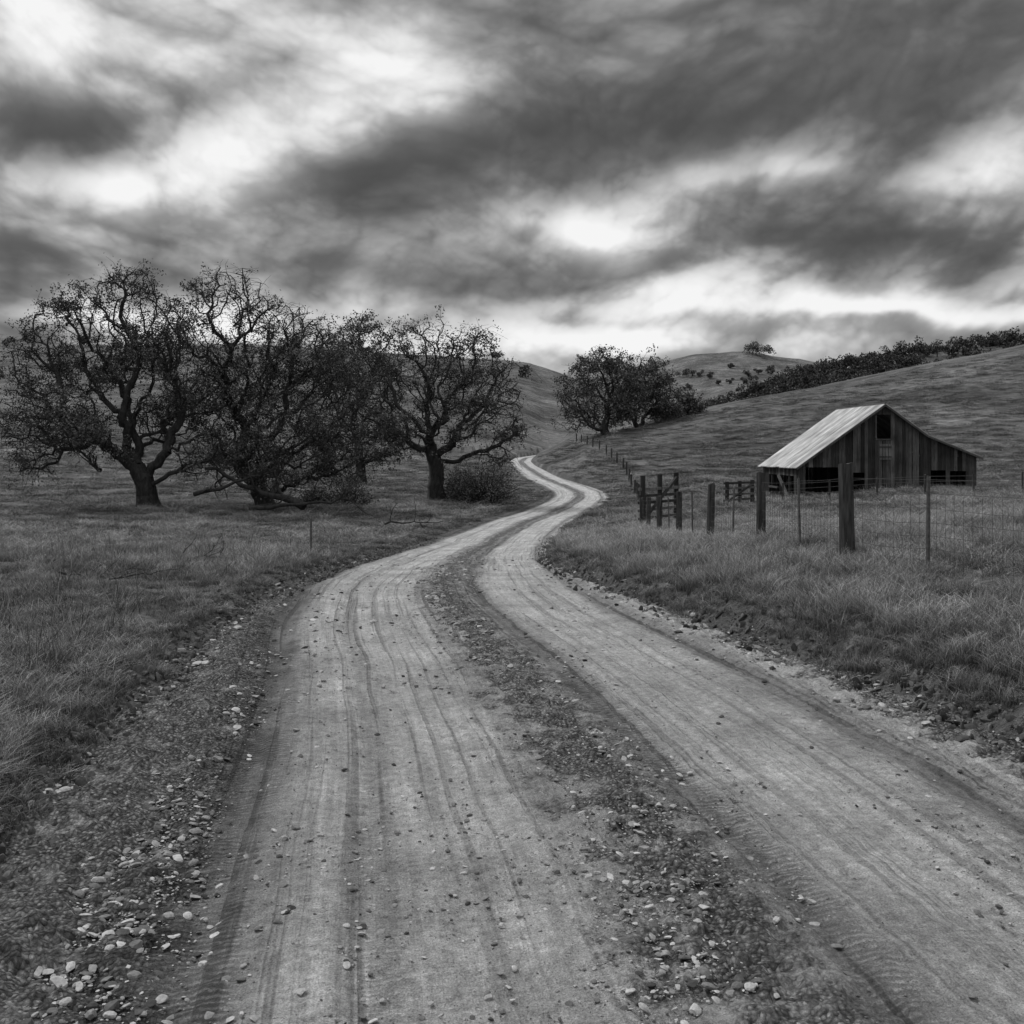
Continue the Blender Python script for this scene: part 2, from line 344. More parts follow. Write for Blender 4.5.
def leaves(C,size,r=rng):
    n=len(C); a=r.normal(0,1,(n,3)); a/=np.linalg.norm(a,axis=1,keepdims=True); b=r.normal(0,1,(n,3)); b-=a*(a*b).sum(1,keepdims=True); b/=np.linalg.norm(b,axis=1,keepdims=True)
    s=(size*r.uniform(.6,1.3,n))[:,None]; V=np.stack([C-a*s,C-b*s*.55,C+a*s,C+b*s*.55],1).reshape(-1,3)
    return V,np.arange(n*4).reshape(-1,4)
def oak(name,base,D,lobes,step,nat,trunkr,nleaf,leafsz,trunk,seed,droop=.2):
    r=np.random.default_rng(seed)
    bx,by=wx(base[0],D),D; bz=float(H(bx,by))-.15
    vols=np.array([l[2]*l[3] for l in lobes],float)**1.1; cnt=(vols/vols.sum()*nat).astype(int)+4; A=[]
    for l,c in zip(lobes,cnt):
        q=r.normal(0,1,(c,3)); q/=np.linalg.norm(q,axis=1,keepdims=True); q*=r.uniform(.15,1,(c,1))**.5
        rd=l[5] if len(l)>5 else (l[2]+l[3])/2*D/F
        off=l[4] if len(l)>4 else r.uniform(-1,1)*rd*.6
        A.append(np.stack([wx(l[0],D)+q[:,0]*l[2]*D/F,D+off+q[:,1]*rd,wz(l[1],D)+q[:,2]*l[3]*D/F],1))
    A=np.concatenate(A); A=A[A[:,2]>bz+.9]
    N=[np.array([bx,by,bz])]; par=[-1]
    for t in trunk:
        tgt=np.array([wx(t[0],D),D+(t[2] if len(t)>2 else 0),wz(t[1],D)])
        while np.linalg.norm(tgt-N[-1])>step:
            v=tgt-N[-1]; v/=np.linalg.norm(v); N.append(N[-1]+step*(v+r.normal(0,.12,3))); par.append(len(N)-2)
    near=np.full(len(A),1e9); ni=np.zeros(len(A),int)
    for i,p in enumerate(np.array(N)):
        dd=np.linalg.norm(A-p,axis=1); u=dd<near; near[u]=dd[u]; ni[u]=i
    alive=np.ones(len(A),bool); kill=step*1.35; child={}
    for it in range(260):
        if not alive.any(): break
        ids=np.unique(ni[alive]); new=[]
        NA=np.array(N)
        for i in ids:
            m=alive&(ni==i); v=(A[m]-NA[i]); v/=np.linalg.norm(v,axis=1,keepdims=True)+1e-9; v=v.mean(0)
            if np.linalg.norm(v)<1e-3: v=r.normal(0,1,3)
            v=v/(np.linalg.norm(v)+1e-9)
            if par[i]>=0:
                pd=NA[i]-NA[par[i]]; pd/=np.linalg.norm(pd)+1e-9; v=v*.75+pd*.3
            v+=r.normal(0,.45,3); v/=np.linalg.norm(v)
            if child.get(i,0)>=3: 
                alive[m&(near<step*3)]=False; 
                if child[i]>5: alive[m]=False
                child[i]+=1; continue
            child[i]=child.get(i,0)+1; new.append((NA[i]+v*step,i))
        if not new: break
        for p,i in new:
            N.append(p); par.append(i); k=len(N)-1; dd=np.linalg.norm(A-p,axis=1); u=dd<near; near[u]=dd[u]; ni[u]=k
        alive&=near>kill
        if len(N)>12000: break
    P=np.array(N); par=np.array(par); n=len(P)
    tip=.022*(step/.35); ex=2.05
    acc=np.zeros(n)
    for i in range(n-1,0,-1):
        if acc[i]==0: acc[i]=tip**ex
        acc[par[i]]+=acc[i]
    R=acc**(1/ex); f=trunkr/R[0]; R=np.maximum(np.where(R>tip*2,tip+(R-tip)*f,R),tip*.9)
    dz=P[:,2]-bz; R=R*(1+.6*np.exp(-dz/.5)*(np.hypot(P[:,0]-bx,P[:,1]-by)<1))
    e=np.arange(1,n); P0,P1=P[par[e]],P[e]; R0=np.minimum(R[par[e]],R[e]*1.25); R1=R[e]
    thin=np.where(R<tip*3.0)[0]
    src=np.repeat(thin,3); m=len(src); dv=r.normal(0,1,(m,3)); dv[:,2]=dv[:,2]*.7; dv/=np.linalg.norm(dv,axis=1,keepdims=True)
    ln=r.uniform(.6,1.7,(m,1))*step; q1=P[src]+dv*ln; dv2=dv+r.normal(0,.6,(m,3)); dv2[:,2]-=droop*2; q2=q1+dv2*ln*.6
    P0=np.concatenate([P0,P[src],q1]); P1=np.concatenate([P1,q1,q2]); tr=tip*.45
    R0=np.concatenate([R0,np.full(m,tr),np.full(m,tr*.7)]); R1=np.concatenate([R1,np.full(m,tr*.7),np.full(m,tr*.4)])
    V,Fq=tubes(P0,P1,R0,R1,5 if D<90 else 4)
    root=empty(name,(bx,by,bz)); o=mesh_np('trunk_and_limbs',V-np.array([bx,by,bz]),Fq,BARK,True); o.parent=root
    pts=np.concatenate([q1,q2,(q1+q2)/2,P[thin]]); 
    cell=fbm(pts[:,0]*1.1+pts[:,1]*.8,pts[:,2]*1.3+pts[:,1]*.4,2,seed)+.5
    dn=fbm(pts[:,0]*.4+pts[:,1]*.3,pts[:,2]*.5+pts[:,1]*.2,2,seed+3)+.5
    wt=ss((cell-.44)/.16)*np.clip((dn-.2)*2,0.1,None)+.012; kk=r.poisson(wt*nleaf/wt.sum()); C=np.repeat(pts,kk,axis=0)+r.normal(0,step*.32,(kk.sum(),3))
    C=C[C[:,2]>bz+.3]
    LV,LF=leaves(C,leafsz,r); o2=mesh_np('foliage',LV-np.array([bx,by,bz]),LF,LEAF,False); o2.parent=root
    print(name,n,len(C),'base',round(bx,1),by,round(bz,2),'py',round(HY+(EYE-bz)*F/by))
oak('oak_tree',(148,510),57,[(122,285,40,22,0,2),(72,306,42,22,1,2),(38,358,34,34,0,2),(22,425,22,40,-1,1.6),(95,355,60,34,2,3),(165,330,35,35,-1,3),(190,385,40,36,1,3),(75,415,50,24,-2,2.5),(150,415,45,30,3,3),(205,455,25,28,-1,2),(105,440,36,20,-3,2),(55,460,22,22,-2,2)],
    .42,2000,.56,36000,.07,[(144,480),(134,462)],11)
oak('oak_tree.001',(265,506),60,[(222,288,44,20,0,2),(268,320,46,30,1,3),(205,345,32,34,-1,2),(312,350,40,28,0,3),(250,385,58,36,2,3),(335,390,36,38,0,2),(300,435,50,34,-2,2.5),(345,455,26,32,0,2),(225,440,38,34,2,2),(290,470,60,20,-2,2)],
    .42,2200,.50,40000,.07,[(254,482),(236,460)],12)
oak('oak_tree.002',(437,496),77,[(418,336,34,18,0,2),(382,360,34,22,1,2),(466,346,34,20,0,2),(497,380,30,26,0,2),(512,425,18,34,0,2),(440,380,52,30,1,3),(374,410,30,38,0,2),(470,420,38,28,-2,2),(410,430,34,26,-2,2),(500,455,18,16,-1,1.5)],
    .5,1500,.6,19000,.085,[(436,470),(430,450)],13)
oak('oak_tree.003',(362,478),98,[(357,332,38,18,0,2.5),(335,362,30,26,0,2.5),(378,385,34,30,0,3),(345,420,40,32,0,3),(385,440,26,26,0,3),(320,440,26,30,0,3)],.65,1000,.45,16000,.12,[(358,440)],14)
oak('oak_tree.004',(606,440),160,[(604,364,30,15,0,4),(580,390,24,20,0,3.5),(570,415,14,18,0,3),(622,395,26,26,0,4),(598,412,30,18,2,3)],.95,760,.6,13000,.18,[(604,424)],15)
oak('oak_tree.005',(638,438),166,[(642,370,22,13,0,4),(658,386,20,18,0,4),(668,408,15,16,0,3),(638,402,28,20,0,4)],.95,560,.5,9500,.18,[(639,424)],16)
def shrub(name,X,D,wm,hm,seed,mat=LEAF,n=6500,ls=.07):
    r=np.random.default_rng(seed); bx=wx(X,D); bz=float(H(bx,D)); m=170
    dv=r.normal(0,1,(m,3)); dv[:,2]=np.abs(dv[:,2])*.9+.15; dv/=np.linalg.norm(dv,axis=1,keepdims=True)
    sc_=np.array([wm,wm,hm]); mid=dv*sc_*.5+r.normal(0,.12,(m,3)); end=dv*sc_*r.uniform(.6,1.15,(m,1))+r.normal(0,.15,(m,3))
    V,Fq=tubes(np.concatenate([np.zeros((m,3))+r.normal(0,.15,(m,3))*[1,1,0],mid]),np.concatenate([mid,end]),np.concatenate([np.full(m,.03),np.full(m,.018)]),np.concatenate([np.full(m,.018),np.full(m,.006)]),4)
    root=empty(name,(bx,D,bz)); o=mesh_np('stems',V,Fq,BARK,False); o.parent=root
    t=r.random((n,1)); i=r.integers(0,m,n); C=mid[i]*(1-t)+end[i]*t+r.normal(0,.25,(n,3))*[1,1,.8]; C=C[C[:,2]>.02]
    LV,LF=leaves(C,ls,r); o=mesh_np('foliage',LV,LF,mat,False); o.parent=root
shrub('shrub',482,74,2.9,3.3,31,n=6000); shrub('shrub',460,78,1.8,2.6,32,n=3500); shrub('shrub',350,66,1.6,1.9,33,n=3000)
shrub('shrub',690,172,3.2,4.2,34,LEAFD,2500,.2); shrub('shrub',668,170,3,3,35,LEAFD,2000,.2); shrub('shrub',318,63,1.2,1.3,36,n=2500)
def distant():
    r=np.random.default_rng(5); C=[];T0=[];T1=[]
    pts=[]
    for _ in range(300):
        X=r.uniform(800,1300); D=r.uniform(345,402); pts.append((wx(X,D),D,r.uniform(1.8,4.4)))
    for _ in range(250):
        X=r.uniform(712,880); D=r.uniform(285,392); pts.append((wx(X,D),D,r.uniform(1.8,4)))
    for _ in range(26):
        X=r.uniform(560,800); D=r.uniform(560,640); pts.append((wx(X,D),D,r.uniform(2.0,3.5)))
    for X,D,s in [(752,640,6),(764,641,5.5),(757,639,5.5),(795,385,3),(806,384,3.6),(820,385,3),(835,384,3.6),(655,640,4)]: pts.append((wx(X,D),D,s))
    for _ in range(34):
        X=r.uniform(-40,540); D=r.uniform(260,430); pts.append((wx(X,D),D,r.uniform(2.5,5)))
    for x,y,s in pts:
        z=float(H(x,y)); nb=r.integers(4,8)*(2 if y>635 else 1)
        T0.append((x,y,z-.5)); T1.append((x,y,z+s*.9))
        for k in range(nb):
            c=np.array([x,y,z+s*.75])+r.normal(0,1,3)*[s*.55,s*.55,s*.24]; q=r.normal(0,1,(60,3)); q/=np.linalg.norm(q,axis=1,keepdims=True); q*=r.uniform(.5,1.15,(60,1))
            C.append(c+q*[s*.42,s*.42,s*.34])
    C=np.concatenate(C); LV,LF=leaves(C,.42,r); root=empty('distant_trees'); o=mesh_np('foliage',LV,LF,LEAFD); o.parent=root
    V,Fq=tubes(T0,T1,np.full(len(T0),.25),np.full(len(T0),.12),5); o=mesh_np('trunks',V,Fq,BARK); o.parent=root
distant()
# ---------------------------------------------------------------- boxes builder
class Boxes:
    def __init__(s): s.V=[];s.F=[];s.t=[]
    def box(s,a,b,tone=None):
        s.prism([(a[0],a[2]),(b[0],a[2]),(b[0],b[2]),(a[0],b[2])],a[1],b[1],tone)
    def _f(s,k): s.F+=[(k,k+1,k+2,k+3),(k+7,k+6,k+5,k+4)]+[(k+i,k+4+i,k+4+(i+1)%4,k+(i+1)%4) for i in range(4)]
    def prism(s,poly,y0,y1,tone=None):
        k=len(s.V); tone=random.random() if tone is None else tone
        for (x,z) in poly: s.V.append((x,y0,z))
        for (x,z) in poly: s.V.append((x,y1,z))
        s._f(k); s.t+= [tone]*8
    def prismx(s,poly,x0,x1,tone=None):
        k=len(s.V); tone=random.random() if tone is None else tone
        for (y,z) in poly: s.V.append((x0,y,z))
        for (y,z) in poly: s.V.append((x1,y,z))
        s._f(k); s.t+= [tone]*8
    def beam(s,p,q,w,tone=None):
        p,q=Vector(p),Vector(q); d=(q-p).normalized(); up=Vector((0,0,1)) if abs(d.z)<.9 else Vector((1,0,0)); a=d.cross(up).normalized()*w/2; b=d.cross(a).normalized()*w/2
        k=len(s.V); tone=random.random() if tone is None else tone
        for c in (p,q):
            for u,v in ((-1,-1),(1,-1),(1,1),(-1,1)): s.V.append(tuple(c+a*u+b*v))
        s._f(k); s.t+=[tone]*8
    def make(s,name,mat,parent=None):
        o=mesh_np(name,s.V,s.F,mat,False,{'tone':s.t}); 
        if parent: o.parent=parent
        return o
def wood_mat(name,lo,hi):
    m,T,b=material(name,.9,.2); p=objco(T); s=T.sep(p)
    g=T.noise(T.comb(T.m('MULTIPLY',T.m('ADD',s[0],s[1]),14),T.m('MULTIPLY',s[2],.9)),1,5,.7); st=T.noise(T.comb(T.m('MULTIPLY',s[0],.7),T.m('MULTIPLY',s[2],.6)),1,4)
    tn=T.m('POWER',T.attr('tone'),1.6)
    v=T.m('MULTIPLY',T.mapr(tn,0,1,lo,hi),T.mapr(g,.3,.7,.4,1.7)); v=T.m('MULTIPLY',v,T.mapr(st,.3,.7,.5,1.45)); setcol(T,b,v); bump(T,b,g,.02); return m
WOOD=wood_mat('weathered_boards',.018,.12)
def roof_mat():
    m,T,b=material('corrugated_metal',.55,.4); p=objco(T); s=T.sep(p)
    st=T.noise(T.comb(T.m('MULTIPLY',s[0],.5),T.m('MULTIPLY',s[1],5)),1,5,.7); bl=T.noise(p,.9,4,.6)
    v=T.m('MULTIPLY',T.mapr(T.attr('tone'),0,1,.22,.56),T.mapr(st,.3,.7,.35,1.45)); v=T.m('MULTIPLY',v,T.mapr(bl,.35,.65,.65,1.15)); setcol(T,b,v)
    h=T.m('SINE',T.m('MULTIPLY',s[1],2*math.pi/.12)); bump(T,b,h,.012); return m
ROOF=roof_mat()
def barn():
    root=empty('wooden_barn',(19.05,68,-1.0)); root.rotation_euler=(0,0,math.radians(1.0))
    Ln=9.0; W=11.9
    def rl(x): return float(np.interp(x,[0,5.65,8.5,W],[1.95,6.0,3.95,2.55]))
    ops=[(.45,2.7,-1,1.85),(3.6,4.5,-1,1.5),(5.2,6.15,3.75,5.35),(8.95,9.9,.0,1.65),(10.05,11.2,.05,1.6)]
    B=Boxes(); x=0.0
    while x<W-.02:
        w=min(random.uniform(.2,.3),W-x); gap=.012+(random.random()<.2)*.03; x0,x1=x,x+w-gap; xm=(x0+x1)/2
        cuts=[(o[2],o[3]) for o in ops if o[0]<=xm<=o[1]]
        lo=-.7; 
        for c in sorted(cuts):
            if c[0]>lo+.05: B.box((x0,-.015+random.uniform(-.012,.012),lo),(x1,.012,c[0]))
            lo=c[1]
        if random.random()<.08 and lo<0: lo=random.uniform(.2,.7)
        yj=random.uniform(-.02,0); B.prism([(x0,lo),(x1,lo),(x1,rl(x1)-.02),(x0,rl(x0)-.02)],yj,yj+.025)
        x+=w
    B.make('front_wall',WOOD,root)
    B=Boxes(); x=0
    while x<W-.02:
        w=min(random.uniform(.22,.3),W-x); 
        if random.random()>.04: B.prism([(x,-.8),(x+w-.012,-.8),(x+w-.012,rl(x+w)-.03),(x,rl(x)-.03)],Ln-.03,Ln)
        x+=w
    B.make('back_wall',WOOD,root)
    B=Boxes(); y=.06
    while y<Ln-.05:
        w=random.uniform(.22,.3); B.prismx([(y,-.7),(min(y+w-.012,Ln-.04),-.7),(min(y+w-.012,Ln-.04),2.5),(y,2.5)],W-.03,W); y+=w
    B.make('right_wall',WOOD,root)
    B=Boxes()
    for i in range(5):
        y=.12+i*(Ln-.3)/4; B.box((.02,y,-.8),(.18,y+.16,1.86),.35)
    y=.3
    while y<Ln-.3:
        w=.26
        t=y/Ln
        if t<.10 or t>.80: B.prismx([(y,-.7),(y+w-.015,-.7),(y+w-.015,1.88),(y,1.88)],-.02,.005)
        else: B.prismx([(y,1.25),(y+w-.015,1.25),(y+w-.015,1.88),(y,1.88)],-.02,.005)
        y+=w
    B.beam((-.08,2.3,-.2),(-.08,4.6,1.2),.16,1.0); B.beam((-.08,4.7,.35),(-.08,7,.35),.13,.8)
    B.make('left_wall',WOOD,root)
    B=Boxes()
    for xx in (2.9,5.65,8.5):
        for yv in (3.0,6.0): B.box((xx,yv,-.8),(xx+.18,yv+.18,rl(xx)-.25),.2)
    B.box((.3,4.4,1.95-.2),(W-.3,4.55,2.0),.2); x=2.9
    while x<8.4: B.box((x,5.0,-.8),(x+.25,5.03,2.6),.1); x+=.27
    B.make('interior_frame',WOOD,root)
    B=Boxes(); 
    for i in range(4): B.box((5.38+i*.2,-.07,2.35),(5.56+i*.2,-.045,3.4),1.0)
    B.box((5.36,-.1,2.5),(6.16,-.075,2.6),.5); B.box((5.36,-.1,3.15),(6.16,-.075,3.25),.5)
    B.box((5.12,-.06,3.66),(6.25,-.035,3.74),.7); B.box((5.1,-.06,3.77),(5.18,-.035,5.3),.8); B.box((6.18,-.06,3.77),(6.26,-.035,5.3),.8)
    B.make('loft_door_and_shutter',WOOD,root)
    R=Boxes()
    def slope(xa,za,xb,zb,tn):
        n=int(round((Ln+.7)/.8)); 
        for i in range(n):
            y0=-.35+i*(Ln+.7)/n; y1=y0+(Ln+.7)/n-.01; L=random.uniform(-.12,.08)*(1 if i else 0); dz=random.uniform(0,.03)
            sx=1 if xa<xb else -1; sl=(zb-za)/(xb-xa)
            xe=xa-.28*sx+L*.5; ze=za+sl*(xe-xa)
            R.prism([(xe,ze+dz),(xb,zb+dz),(xb,zb+.05+dz),(xe,ze+.05+dz)],y0,y1,tn+random.uniform(-.4,.4))
    slope(0,1.97,5.65,6.02,.6); slope(8.5,3.97,5.67,6.02,.4); slope(W,2.57,8.5,3.97,.4)
    R.make('roof',ROOF,root)
    B=Boxes(); 
    B.beam((-.25,-.34,1.75),(5.65,-.34,5.97),.12,.7); B.beam((5.65,-.34,5.97),(8.5,-.34,3.9),.12,.7); B.beam((8.5,-.34,3.9),(W+.25,-.34,2.42),.12,.7); B.beam((5.65,-.36,6.1),(5.65,Ln+.35,6.1),.1,1.0)
    B.make('barge_boards',WOOD,root)
barn()
# ---------------------------------------------------------------- fences
def post_mesh(V_,F_,x,y,z0,z1,r,lean=(0,0),n=8):
    k=len(V_); jag=[random.uniform(-.03,.03) for _ in range(n)]
    for j,(z,rr) in enumerate(((z0,r*1.05),((z0+z1)/2,r),(z1,r*.95))):
        for i in range(n):
            a=i*2*math.pi/n; q=rr*(1+.12*math.sin(i*2.3+x*5)); V_.append((x+math.cos(a)*q+lean[0]*(z-z0),y+math.sin(a)*q+lean[1]*(z-z0),z+(jag[i] if j==2 else 0)))
    V_.append((x+lean[0]*(z1-z0),y+lean[1]*(z1-z0),z1)); c=len(V_)-1
    for j in range(2):
        for i in range(n): F_.append((k+j*n+i,k+j*n+(i+1)%n,k+(j+1)*n+(i+1)%n,k+(j+1)*n+i))
    for i in range(0,n,2): F_.append((k+2*n+i,k+2*n+(i+1)%n,k+2*n+(i+2)%n,c))
def fence():
    root=empty('wire_fence')
    V_=[];F_=[];TV=[];TF=[]; P0=[];P1=[]
    line=[]
    for y,kind in ((6.5,'t'),(9.2,'w'),(12.6,'t'),(14.2,'w'),(16.6,'t'),(19.3,'w'),(21.6,'t'),(23.8,'w'),(26.2,'t'),(28.5,'w'),(30.8,'t'),(33.5,'w'),(38.5,'w'),(43,'w')):
        x=float(np.interp(y,[6.5,9.2,12.6,14.2,19.3,23.8,28.5,33.5,38.5,43,45],[6.6,5.9,5.12,4.66,4.7,4.6,4.65,4.85,5.1,5.45,5.6]))
        line.append((x,y,kind))
    for y in (49,53,57,62,67,72,77,82,88,94,100,106,112,118,124,130,136,142,148,155,162):
        x=float(np.interp(y,[42,45,60,80,110,130,145,165],[5.3,5.8,7.7,9.9,12.2,12,11,10])); line.append((x,y,'w'))
    tops=[]
    for x,y,kd in line:
        z=float(H(x,y)); rl=random.Random(int(y*10)); ln=(rl.uniform(-.04,.04),rl.uniform(-.03,.03))
        if kd=='w':
            h=1.3*rl.uniform(.92,1.05) if y!=14.2 else 1.34; r=.085 if y<40 else .09
            if y==14.2: ln=(-.02,0); r=.1
            post_mesh(V_,F_,x,y,z-.3,z+h,r,ln)
        else:
            h=1.18; post_mesh(TV,TF,x,y,z-.2,z+h,.024,ln,6)
        tops.append((x,y,z,h))
    for a,b in zip(tops[:-1],tops[1:]):
        seg=3
        hs=[1.15,.98,.8,.62,.46,.3,.15] if a[1]<60 else [1.1,.7,.35]
        for h in hs:
            sag=random.uniform(.0,.04)
            for k in range(seg):
                t0,t1=k/seg,(k+1)/seg; f=lambda t:(a[0]+(b[0]-a[0])*t,a[1]+(b[1]-a[1])*t,a[2]+(b[2]-a[2])*t+h-sag*4*t*(1-t))
                P0.append(f(t0)); P1.append(f(t1))
        if a[1]<24:
            nst=int(math.hypot(b[0]-a[0],b[1]-a[1])/.16)
            for k in range(1,nst):
                t=k/nst; q=np.array([a[0]+(b[0]-a[0])*t,a[1]+(b[1]-a[1])*t,a[2]+(b[2]-a[2])*t]); P0.append(q+[0,0,.02]); P1.append(q+[0,0,.96])
    mesh_np('wooden_posts',V_,F_,POSTM,False).parent=root; mesh_np('metal_posts',TV,TF,METAL,False).parent=root
    V,Fq=tubes(P0,P1,np.full(len(P0),.0024),np.full(len(P0),.0024),3); mesh_np('wires',V,Fq,METAL).parent=root
    def gate(name,x0,x1,y0,y1,h):
        g=empty(name,(x0,y0,float(H(x0,y0)))); o=Vector(g.location); B=Boxes()
        z1=float(H(x1,y1)); a=Vector((x0,y0,o.z))-o; b=Vector((x1,y1,z1))-o
        for p in (a,(a+b)/2,b): B.beam(p+Vector((0,0,-.3)),p+Vector((0,0,h+.1)),.2,.3)
        for k in (.3,.65,1.0,1.3,1.6): 
            if k<h+.05: B.beam(a+Vector((-.2,-.12,k)),b+Vector((.1,-.12,k+random.uniform(-.06,.06))),.12,random.random())
        B.beam(a+Vector((0,-.2,.25)),b+Vector((0,-.2,h-.1)),.11,.4)
        B.make('rails_and_posts',WOOD,g)
    gate('wooden_gate',5.75,7.45,45,46.5,2.1); gate('wooden_gate',12.6,14.3,60,61,1.3)
fence()
def rail():
    g=empty('pasture_fence'); P0=[];P1=[]; V_=[];F_=[]; pr=None
    for i in range(10):
        t=i/9; x=16.0+ (40-16.0)*t; y=60.5-3*t; z=float(H(x,y)); post_mesh(V_,F_,x,y,z-.2,z+1.15,.06)
        if pr:
            for h in (.4,.75,1.05): P0.append((pr[0],pr[1],pr[2]+h)); P1.append((x,y,z+h))
        pr=(x,y,z)
    mesh_np('wooden_posts',V_,F_,POSTM).parent=g; V,Fq=tubes(P0,P1,np.full(len(P0),.01),np.full(len(P0),.01),4); mesh_np('wires',V,Fq,METAL).parent=g
rail()
def stake():
    V_=[];F_=[]; D=24; x=wx(311,D); z=float(H(x,D)); post_mesh(V_,F_,0,0,-.2,.85,.025,(0,0),6); o=mesh_np('metal_stake',V_,F_,METAL); o.location=(x,D,z)
stake()
def fallen(name,Xa,Ya,Xb,Yb,D,r0,seed,wig=.2):
    r=np.random.default_rng(seed); a=np.array([wx(Xa,D),D,0.]); b=np.array([wx(Xb,D),D+1.0,0.]); a[2]=max(wz(Ya,D),H(a[0],a[1])+.1); b[2]=max(wz(Yb,D),H(b[0],b[1])+.1)
    P0=[];P1=[];R0=[];R1=[]
    def br(p,tgt,d,L,rad,dep):
        n=10
        for k in range(n):
            if tgt is not None:
                d=(tgt-p)/(np.linalg.norm(tgt-p)+1e-6)
            d=d+r.normal(0,wig,3); d/=np.linalg.norm(d); q=p+d*L/n; q[2]=max(q[2],float(H(q[0],q[1]))+rad*.6); r2=rad*.9
            P0.append(p);P1.append(q);R0.append(rad);R1.append(r2); p=q; rad=r2
            if dep<3 and r.random()<.6: br(p,None,d+r.normal(0,.6,3)+np.array([0,0,.4]),L*.35,rad*.55,dep+1)
    br(a,b,(b-a)/np.linalg.norm(b-a),np.linalg.norm(b-a)*1.05,r0,0)
    V,Fq=tubes(P0,P1,R0,R1,6); o=mesh_np(name,V-a,Fq,BARK,True); o.location=a
fallen('fallen_trunk',303,506,200,468,55,.24,1); fallen('fallen_branch',250,508,345,500,54,.15,2); fallen('fallen_branch',195,494,270,470,55,.14,3); fallen('fallen_branch',385,524,440,523,44,.05,4)
fallen('fallen_branch',165,585,228,572,19,.03,5); fallen('fallen_branch',100,470,60,440,57,.12,6); fallen('fallen_branch',110,632,160,575,14,.012,7); fallen('fallen_branch',180,582,240,578,18.5,.025,8); fallen('fallen_branch',60,610,120,600,15,.015,9)
def weeds():
    cl=[]
    for i in range(4):
        r=np.random.default_rng(i+70); P0=[];P1=[];R0=[]
        for k in range(9):
            p=r.normal(0,.06,3)*[1,1,0]; d=np.array([r.normal(0,.35),r.normal(0,.35),1.]); rad=.004
            for s_ in range(4):
                q=p+d/np.linalg.norm(d)*.11; P0.append(p);P1.append(q);R0.append(rad); 
                if s_>0:
                    d2=d+r.normal(0,.7,3); P0.append(q); P1.append(q+d2/np.linalg.norm(d2)*.1); R0.append(rad*.5)
                p=q; d=d+r.normal(0,.2,3); rad*=.8
        V,Fq=tubes(P0,P1,R0,np.array(R0)*.7,4); cl.append(mesh_np('weed_%d'%i,V,Fq,DRYM,link=False))
    N=420; y=np.exp(rng.uniform(math.log(8),math.log(60),N)); x=xc(y)-hw(y)-.8-rng.random(N)**1.3*y*.45; 
    P=np.stack([x,y,H(x,y)],1); s=rng.uniform(.4,1.2,N); R=np.zeros((N,3)); R[:,2]=rng.uniform(0,6.28,N)
    scatter('dry_weeds',P,R,np.stack([s,s,s],1),rng.integers(0,4,N),cl)
weeds()
# ---------------------------------------------------------------- world: overcast cloud deck computed procedurally by direction
SUN_EL=math.radians(50); SUN_AZ=math.radians(-50)
def clouds(az,el):
    t=np.where(np.abs(az)<.75,np.tan(np.clip(az,-.75,.75)),np.sign(az)*(math.tan(.75)+(np.abs(az)-.75)*1.6))
    X=512+F*t; Y=HY-F*np.sqrt(1+np.minimum(t*t,1.2))*np.tan(np.clip(el,-.1,1.15))
    h=np.clip(HY-Y,0,None)
    S=85+.16*h
    U=(X-512)/S; Vv=np.log(85+.16*h)/.16/.72
    X2=X+66*fbm(U*.9+3,Vv*.9,6,101,.5); Y2=Y+60*fbm(U*.9+31,Vv*.9+9,6,111,.5)*np.clip(.4+h/300,.3,1)
    th=np.full(X.shape,.45)
    for bx,by,sx,sy,a in [(60,130,72,36,.36),(215,90,80,30,.22),(375,180,92,38,.34),(520,145,110,50,.24),(650,130,140,50,.24),(850,115,160,50,.32),(620,10,230,40,.20),(960,35,130,60,.26),
        (840,248,150,26,.32),(330,270,240,34,.16),(90,240,130,28,.10),
        (390,90,75,40,-.40),(250,165,58,33,-.32),(130,190,80,24,-.22),(30,40,60,40,-.24),(595,235,60,22,-.42),(690,280,60,14,-.26),(580,345,150,16,-.32),(860,305,230,12,-.36),(735,178,60,16,-.24),(985,175,60,24,-.26),(160,320,200,14,-.2),(290,40,90,30,-.12)]:
        th+=a*np.exp(-(((X2-bx)/sx*.8)**2+((Y2-by)/sy*.8)**2))
    W1=fbm(U*.5,Vv*.5+5,3,121)*.6; W2=fbm(U*.5+9,Vv*.5,3,131)*.6
    n1=fbm(U*.6+W1*.5,Vv*.6+W2*.5,7,141,.52)
    b=0;a=.5;tt=0
    for i in range(6):
        c,sn=math.cos(i*.9+.4),math.sin(i*.9+.4); uu=U*.75+W1; v2=Vv*.75+W2
        b=b+a*np.abs(2*vn((uu*c-v2*sn)*2**i*1.03+i*5.1,(uu*sn+v2*c)*2**i*1.03,150+i)-1); tt+=a; a*=.52
    b=b/tt-.42
    th=th+.60*n1-.42*b
    return .46+(th-.46)*1.18
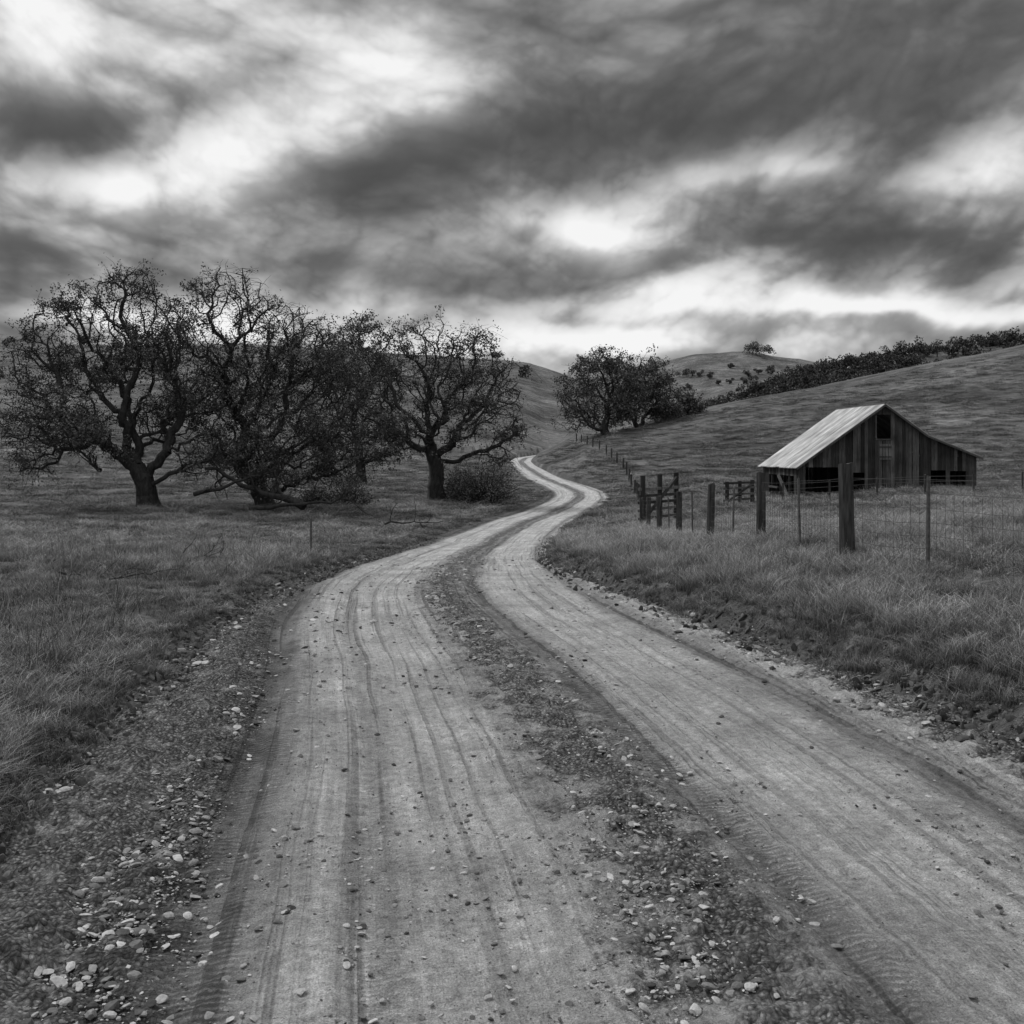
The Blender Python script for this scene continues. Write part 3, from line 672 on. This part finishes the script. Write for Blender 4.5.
def build_sky():
    Wd,Ht=4096,2048
    img=np.zeros((Ht,Wd),np.float32)
    def shade(az,el,da):
        th=clouds(az,el); up=clouds(az-da*.5,el+da); up2=clouds(az-da*.2,el+da*.35)
        rel=np.clip((th-up)*1.0+(th-up2)*1.3,-.3,.3)
        tt=np.where(th>.72,.72+.30*np.tanh((th-.72)/.30)*.8,th)
        t=np.clip(tt+rel*.42,0,1)
        L=np.interp(t,[0,.12,.26,.38,.5,.62,.76,.9,1],[.93,.80,.60,.42,.29,.19,.12,.085,.068])
        br=ss((el-.55)/.6); L=L*(1-br)+br*(.95+.5*(.5-th))
        back=ss((np.abs(az)-1.0)/.8); L=L*(1-back)+back*np.maximum(L,.5)
        return L
    cw,ch=1024,512; u=(np.arange(cw)+.5)/cw; v=(np.arange(ch)+.5)/ch
    az=(u-.25)*2*np.pi; az=(az+np.pi)%(2*np.pi)-np.pi; el=(v-.5)*np.pi
    AZ,EL=np.meshgrid(az,el); Lc=shade(AZ,EL,.02); Lc=np.where(EL<-.03,.10,Lc)
    img[:]=np.repeat(np.repeat(Lc,4,0),4,1)
    u=(np.arange(Wd)+.5)/Wd; v=(np.arange(Ht)+.5)/Ht; az=(u-.25)*2*np.pi; el=(v-.5)*np.pi
    ui=np.where(np.abs(az)<.8)[0]; vi=np.where((el>-.04)&(el<.75))[0]
    AZ,EL=np.meshgrid(az[ui],el[vi]); img[vi[0]:vi[-1]+1,ui[0]:ui[-1]+1]=shade(AZ,EL,.02)
    im=bpy.data.images.new('cloud_deck',Wd,Ht,alpha=False,float_buffer=True); im.colorspace_settings.name='Non-Color'
    px=np.ones((Ht,Wd,4),np.float32); px[:,:,0]=img; px[:,:,1]=img; px[:,:,2]=img
    im.pixels.foreach_set(px.ravel()); im.update(); im.pack(); return im
w=bpy.data.worlds.new('World'); sc.world=w; w.use_nodes=True; T=NT(w.node_tree); T.n.clear()
out=T.node('ShaderNodeOutputWorld'); tc=T.node('ShaderNodeTexCoord')
et=T.node('ShaderNodeTexEnvironment'); et.image=build_sky(); T.l.new(tc.outputs['Generated'],et.inputs[0])
bgc=T.node('ShaderNodeBackground'); T.l.new(et.outputs[0],bgc.inputs[0]); bgc.inputs[1].default_value=1.0
sky=T.node('ShaderNodeTexSky'); sky.sky_type='NISHITA'; sky.sun_disc=False; sky.sun_elevation=SUN_EL; sky.sun_rotation=SUN_AZ
bw=T.node('ShaderNodeRGBToBW'); T.l.new(sky.outputs[0],bw.inputs[0]); bgs=T.node('ShaderNodeBackground'); T.l.new(bw.outputs[0],bgs.inputs[0]); bgs.inputs[1].default_value=.1
mx=T.node('ShaderNodeMixShader'); mx.inputs[0].default_value=.03; T.l.new(bgc.outputs[0],mx.inputs[1]); T.l.new(bgs.outputs[0],mx.inputs[2]); T.l.new(mx.outputs[0],out.inputs[0])
sl=bpy.data.lights.new('sun','SUN'); sl.energy=2.3; sl.angle=math.radians(11); sl.color=(1,1,1); so=bpy.data.objects.new('sun',sl); sc.collection.objects.link(so)
dv=Vector((math.sin(SUN_AZ)*math.cos(SUN_EL),math.cos(SUN_AZ)*math.cos(SUN_EL),math.sin(SUN_EL))); so.rotation_euler=(-dv).to_track_quat('-Z','Y').to_euler(); so.location=(0,0,60)
cd=bpy.data.cameras.new('camera'); cd.lens=36; cd.sensor_width=36; cd.shift_y=-62/1024; cd.clip_start=.05; cd.clip_end=6000
co=bpy.data.objects.new('camera',cd); sc.collection.objects.link(co); co.location=(0,0,EYE); co.rotation_euler=(math.radians(90),0,0); sc.camera=co
